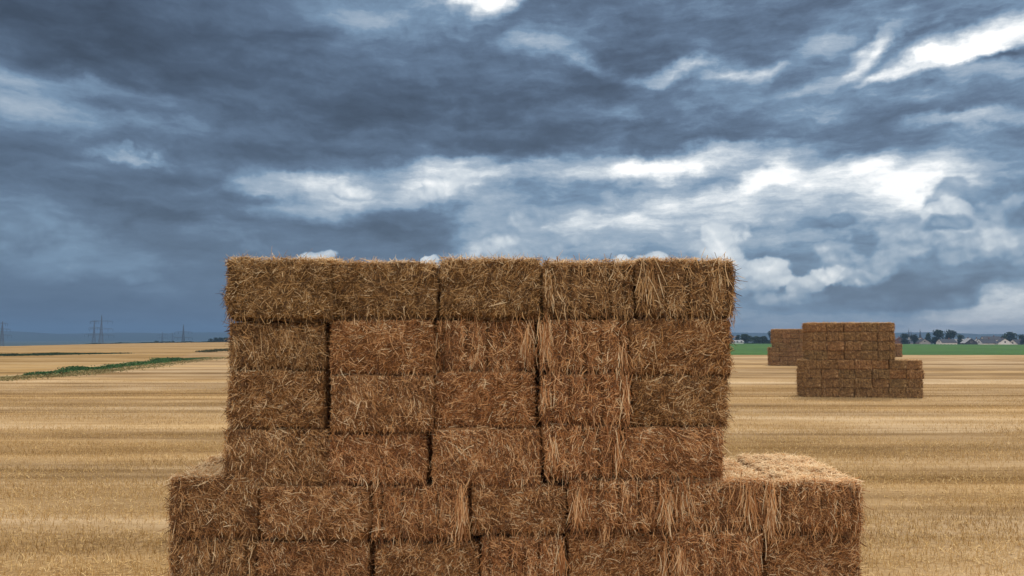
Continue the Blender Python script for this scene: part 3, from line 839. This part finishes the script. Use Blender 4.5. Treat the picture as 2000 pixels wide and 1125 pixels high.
pylon(4, 950, 627.5, [(.92, 5.5), (.73, 8.5), (.53, 10.5)], 'pylon cut by the left picture edge', 12)
pylon(197.5, 1000, 615.5, [(.82, 13.), (.60, 13.5), (.42, 15)], 'taller pylon of the close pair, with long right arms', 10)
pylon(183.5, 1120, 626.5, [(.97, 5.5), (.75, 7.), (.52, 12.)], 'shorter dense pylon just left of the taller one of the pair', 14)
pylon(358, 1300, 634, [(.67, 14.), (.42, 15.)], 'single slim pylon with two wide crossarms left of the crest trees', 0, .26)
pylon(317, 1900, 648, [(.80, 12.), (.52, 12.)], 'small faint pylon left of the slim single pylon', 0, .3)
pylon(337, 2100, 649, [(.85, 6.), (.6, 6.)], 'faintest thin pylon between the small one and the slim single pylon', 30, .3)

# ------------------------------------------------------------------ haze
def haze():
    m = bpy.data.materials.new('haze'); m.use_nodes = True; t = m.node_tree; t.nodes.clear()
    out = t.nodes.new('ShaderNodeOutputMaterial'); v = t.nodes.new('ShaderNodeVolumePrincipled')
    v.inputs['Color'].default_value = (.21, .365, .61, 1); v.inputs['Density'].default_value = HAZE
    v.inputs['Anisotropy'].default_value = 0.0
    t.links.new(v.outputs[0], out.inputs['Volume'])
    b = MB(); b.box(-5150, 5150, -420, 5150, -26, 62)
    o = link('haze', np_mesh('haze', np.array(b.V), np.array(b.Q), [m])); tag(o, kind='stuff')
    return o
HAZE = .00030
haze()

# ------------------------------------------------------------------ sky and light
SUN_EL, SUN_AZ = 58.0, 36.0       # degrees; azimuth measured from the view direction to the right
w = bpy.data.worlds.new('World'); sc.world = w; w.use_nodes = True
t = w.node_tree; t.nodes.clear(); g = NT(t)
out = t.nodes.new('ShaderNodeOutputWorld')
d = g.n.new('ShaderNodeTexCoord').outputs['Generated']
dx, dy_, dz = g.sep(d)
UX = g.mul(g.m('ARCTAN2', dx, dy_), F)
UY = g.mul(g.m('ARCSINE', dz), F)
P = g.xyz(UX, UY, 0.)
def pc(px, py):
    q = pdir(px, py); q = q / np.linalg.norm(q)
    return (math.atan2(q[0], q[1]) * F, math.asin(q[2]) * F)
def ctr(v, k=.5): return g.vm('SUBTRACT', v, (k, k, k))
# warps
wl_ = g.noise(g.map(P, scale=(1 / 210, 1 / 120, 1)), 1., 5, .55, 0, True)
wc = g.noise(g.map(P, scale=(1 / 75, 1 / 75, 1)), 1., 6, .6, 0, True)
P1 = g.vm('ADD', g.vm('ADD', P, g.vm('MULTIPLY', ctr(wl_), (230, 85, 0))), g.vm('MULTIPLY', ctr(wc), (85, 48, 0)))
def blob(Pv, px, py, rx, ry, rot, prev=None):
    cx, cy = pc(px, py)
    q = g.map(Pv, (cx, cy, 0), R(rot), (rx, ry, 1e7), 'TEXTURE')
    if prev is not None: g.l.new(g.xyz(cx, cy, prev), q.node.inputs[1])
    l = g.vm('LENGTH', q, out=1)
    return g.mr(l, 1.0, 0.0)
soft = [
 (940, -4, 90, 48, 0, .9), (720, 25, 320, 64, 0, .18), (1045, 80, 130, 34, 12, .28), (1150, 118, 120, 36, -25, .26),
 (1960, 70, 180, 54, 8, .8), (1730, 92, 120, 28, 24, .55), (1840, 118, 120, 26, 5, .42), (1760, 152, 120, 15, 0, .46), (1900, 150, 160, 22, 0, .2),
 (1330, 138, 140, 24, 10, .36), (1450, 134, 100, 22, 8, .34), (1620, 85, 90, 44, 0, .2), (1250, 210, 320, 40, 5, .10), (1900, 230, 200, 18, -5, .2), (1560, 165, 160, 20, 8, .16),
 (1290, 318, 260, 42, 3, .74), (1500, 335, 130, 40, 20, .42), (1690, 345, 310, 52, 0, .56), (1810, 380, 130, 50, 0, .4), (1400, 395, 430, 110, 0, .16), (1600, 395, 340, 60, 0, .15),
 (1790, 405, 230, 70, 0, .2), (1050, 322, 220, 40, 12, .36), (690, 368, 170, 50, -8, .42), (865, 360, 140, 50, 14, .5), (872, 316, 140, 38, 10, .42),
 (545, 350, 130, 40, -4, .34), (620, 405, 150, 40, 0, .26), (740, 352, 360, 110, 0, .12), (50, 165, 240, 70, -14, .22), (220, 180, 180, 26, -6, .16),
 (255, 307, 120, 16, -5, .24), (200, 480, 600, 170, 0, .07), (250, 245, 320, 38, 0, .14), (30, 440, 190, 110, 0, .12), (180, 490, 190, 60, 0, .08),
 (965, 495, 170, 100, 0, .34), (950, 420, 100, 130, 0, .18), (1090, 432, 100, 34, 0, .12), (1130, 470, 190, 80, 0, .16),
 (1240, 420, 280, 22, 6, .14), (1350, 380, 220, 22, 5, .18),
 (1955, 585, 130, 34, 5, .36), (1990, 640, 330, 80, 0, .26), (1700, 650, 640, 90, 0, .32), (1150, 640, 700, 100, 0, .10), (1180, 415, 420, 130, 0, .20), (1400, 470, 300, 90, 0, .12),
 (420, 120, 520, 110, -6, -.11), (760, 225, 380, 90, 8, -.12), (330, 395, 330, 60, 0, -.08), (620, 300, 300, 50, 0, -.08), (1800, 215, 380, 60, 5, -.08),
 (1450, 50, 380, 80, 12, -.07), (1830, 590, 330, 46, 3, -.16),
 (1960, 108, 90, 14, 5, -.45), (1300, 266, 500, 40, 0, -.08), (150, 620, 600, 50, 0, -.03), (790, 440, 200, 60, 5, -.06),
]
# streaky cloud deck
dn = g.add(g.m('MAXIMUM', dz, 0.0), .16)
deck = g.xyz(g.m('DIVIDE', dx, dn), g.m('DIVIDE', dy_, dn))
dw = g.noise(g.map(deck, scale=(.8, .5, 1)), 1., 3, .5, 0, True)
deck = g.vm('ADD', deck, g.vm('SCALE', ctr(dw), scale=.7))
n1 = g.noise(g.map(deck, (1.3, 4.1, 0), 0, (1.5, .95, 1)), 1., 7, .55, .3)
n2 = g.noise(g.map(deck, (5.3, 2.1, 0), R(20), (4.2, 3.2, 1)), 1., 5, .6, .2)
n3 = g.noise(g.map(P1, scale=(1 / 160, 1 / 38, 1)), 1., 6, .6)
low_ = g.mr(UY, 60, 420, 0, 1)
v = g.mad(g.sub(n1, .5), g.mr(UY, 100, 500, .22, .55), .325)
v = g.mad(g.sub(n2, .5), g.mr(UY, 60, 500, .16, .42), v)
v = g.mad(g.sub(n3, .5), g.mr(UY, 0, 260, .12, .34), v)
v = g.mad(g.mr(UX, -300, 800), .10, v)
n4 = g.noise(g.map(g.vm('ADD', P, g.vm('MULTIPLY', ctr(wc), (70, 22, 0))), (3.1, 7.7, 0), R(-4), (1 / 120, 1 / 34, 1)), 1., 7, .62)
v = g.mad(g.sub(n4, .5), g.mul(g.mr(UX, -700, 500, .16, .52), g.mr(UY, 30, 250, .4, 1)), v)
for (px, py, rx, ry, rot, amp) in soft:
    v = g.mad(blob(P1, px, py, rx, ry, rot, v), amp, v)
vb = g.mr(v, .42, .85)
v = g.mad(g.mul(g.sub(n4, .50), vb), .55, v)
v = g.mad(g.sub(v, .36), 1.28, .325)
v = g.sub(v, g.mul(g.m('MAXIMUM', g.sub(v, .60), 0.0), .36))
# cumulus: heaped clouds with crisp heads and soft feet
def heap(v_in, sc_px, loc):
    n = g.n.new('ShaderNodeTexVoronoi'); n.feature = 'F1'; n.voronoi_dimensions = '2D'
    g.set(n.inputs['Vector'], g.map(v_in, loc, 0, (1 / sc_px, 1.15 / sc_px, 1))); n.inputs['Scale'].default_value = 1.0
    n.inputs['Detail'].default_value = 2.0; n.inputs['Roughness'].default_value = .45
    return n.outputs['Distance']
P3 = g.vm('ADD', P, g.vm('MULTIPLY', ctr(wc), (34, 34, 0)))
hp = g.sub(.52, heap(P3, 66, (0, 0, 0)))
hp2 = g.sub(.52, heap(P3, 66, (-.05, -.14, 0)))
em = g.sub(hp, hp2)
cn = g.noise(g.map(P, scale=(1 / 95, 1 / 95, 1)), 1., 5, .55)
cums = {
 'dim': ([(125, 544, 95, 40, 0), (265, 548, 110, 38, 0), (40, 450, 190, 100, 0), (520, 490, 150, 70, 0), (1870, 390, 190, 80, 0)], .42, .5, .34),
 'pale': ([(990, 455, 185, 200, 0), (1090, 510, 170, 90, 0), (1700, 515, 290, 80, 8), (1860, 470, 260, 130, 10), (1970, 470, 170, 150, 0), (800, 530, 230, 50, 0), (1540, 580, 200, 40, 0)], .64, .88, .55),
 'mid': ([(985, 495, 170, 120, 0), (1645, 485, 130, 50, 10), (1720, 505, 170, 60, 0), (1770, 455, 190, 80, 18), (1900, 460, 190, 100, 0), (1660, 540, 190, 44, 0), (960, 500, 140, 90, 0), (1960, 400, 120, 60, 0), (1120, 470, 80, 36, 0)], .70, .85, .30),
 'bright': ([(1410, 492, 120, 118, -15), (1475, 535, 190, 84, 0), (1580, 548, 150, 60, 0), (1282, 512, 90, 40, 0), (1212, 514, 44, 30, 0), (618, 500, 100, 26, 10), (1830, 412, 130, 40, 12), (836, 510, 38, 26, 0), (685, 372, 120, 44, -10), (868, 366, 120, 52, 15)], .84, .90, .18),
 'shade': ([(1625, 432, 120, 36, 4), (1845, 438, 120, 38, -4), (1990, 415, 70, 70, 0), (1800, 590, 320, 40, 3)], .36, .62, .45),
}
for key, (lst, val, op, edge) in cums.items():
    M = None; B = None
    for (px, py, rx, ry, rot) in lst:
        cx, cy = pc(px, py)
        q = g.map(P3, (cx, cy, 0), R(rot), (rx, ry, 1e7), 'TEXTURE')
        g.l.new(g.xyz(cx, cy, M if M is not None else v), q.node.inputs[1])
        l = g.mr(g.vm('LENGTH', q, out=1), 1.0, 0.0)
        f = g.mul(l, g.mr(g.sep(q)[1], -.75, .25))
        M = l if M is None else g.m('MAXIMUM', M, l)
        B = f if B is None else g.m('MAXIMUM', B, f)
    th = g.mad(g.sub(cn, .5), .55, g.mad(hp, .55, M))
    a_ = g.mul(g.mr(th, .42, .42 + edge), g.mr(B, .02, .40))
    vc = g.mad(em, .24, g.mad(hp, .10, g.mad(g.sub(cn, .5), .5, g.mad(B, .30, val - .22))))
    a_ = g.mul(a_, op)
    v = g.add(g.mul(v, g.sub(1.0, a_)), g.mul(vc, a_))
v = g.m('MAXIMUM', g.m('MINIMUM', v, 1.0), 0.0)
S = srgb
cloud = g.ramp(v, [(0, S(56, 67, 82)), (.18, S(73, 88, 108)), (.36, S(95, 115, 139)), (.52, S(122, 148, 174)), (.68, S(168, 184, 200)), (.84, S(224, 231, 236)), (1, (1.15, 1.15, 1.13))])
# deeper blue air low on the left
lowblue = g.mul(g.mr(UY, 190, 10), g.mr(UX, 300, -500))
cloud = g.mix(g.mul(lowblue, .42), cloud, S(68, 102, 142))
sky = g.n.new('ShaderNodeTexSky'); sky.sky_type = 'NISHITA'; sky.sun_disc = False
sky.sun_elevation = R(SUN_EL); sky.sun_rotation = R(SUN_AZ)
skyc = g.vm('SCALE', sky.outputs[0], scale=.10)
base = g.mix(.92, skyc, cloud)
# unseen sky overhead is set brighter, so most light falls from above
elv = g.m('ARCSINE', dz)
up = g.mr(elv, R(26), R(60), 0, 1)
OVER = 1.45
over = g.n.new('ShaderNodeRGB'); over.outputs[0].default_value = (1.0 * OVER, .96 * OVER, .90 * OVER, 1)
base = g.mix(up, base, over.outputs[0])
# unseen bright sky added behind the camera to fill the bale fronts
rear = g.n.new('ShaderNodeRGB'); rear.outputs[0].default_value = (1.22, 1.18, 1.13, 1)
base = g.mix(g.mul(g.mr(dy_, .25, -.5), .85), base, rear.outputs[0])
bg = t.nodes.new('ShaderNodeBackground'); g.set(bg.inputs[0], base); bg.inputs[1].default_value = 1.0
t.links.new(bg.outputs[0], out.inputs[0])

sl = bpy.data.lights.new('sun', 'SUN'); sl.energy = 2.0; sl.angle = R(10); sl.color = (1.0, .94, .85)
so = bpy.data.objects.new('sun', sl); COL.objects.link(so)
ve = Vector((math.sin(R(SUN_AZ)) * math.cos(R(SUN_EL)), math.cos(R(SUN_AZ)) * math.cos(R(SUN_EL)), math.sin(R(SUN_EL))))
so.rotation_euler = ve.to_track_quat('Z', 'Y').to_euler(); so.location = (20, 30, 60)

sc.view_settings.view_transform = 'Standard'; sc.view_settings.look = 'None'
sc.view_settings.exposure = 0.0; sc.view_settings.gamma = 1.0; sc.view_settings.use_curve_mapping = False
sc.cycles.max_bounces = 8; sc.cycles.diffuse_bounces = 4; sc.cycles.transmission_bounces = 4; sc.cycles.transparent_max_bounces = 4; sc.cycles.volume_bounces = 0
sc.cycles.use_denoising = True
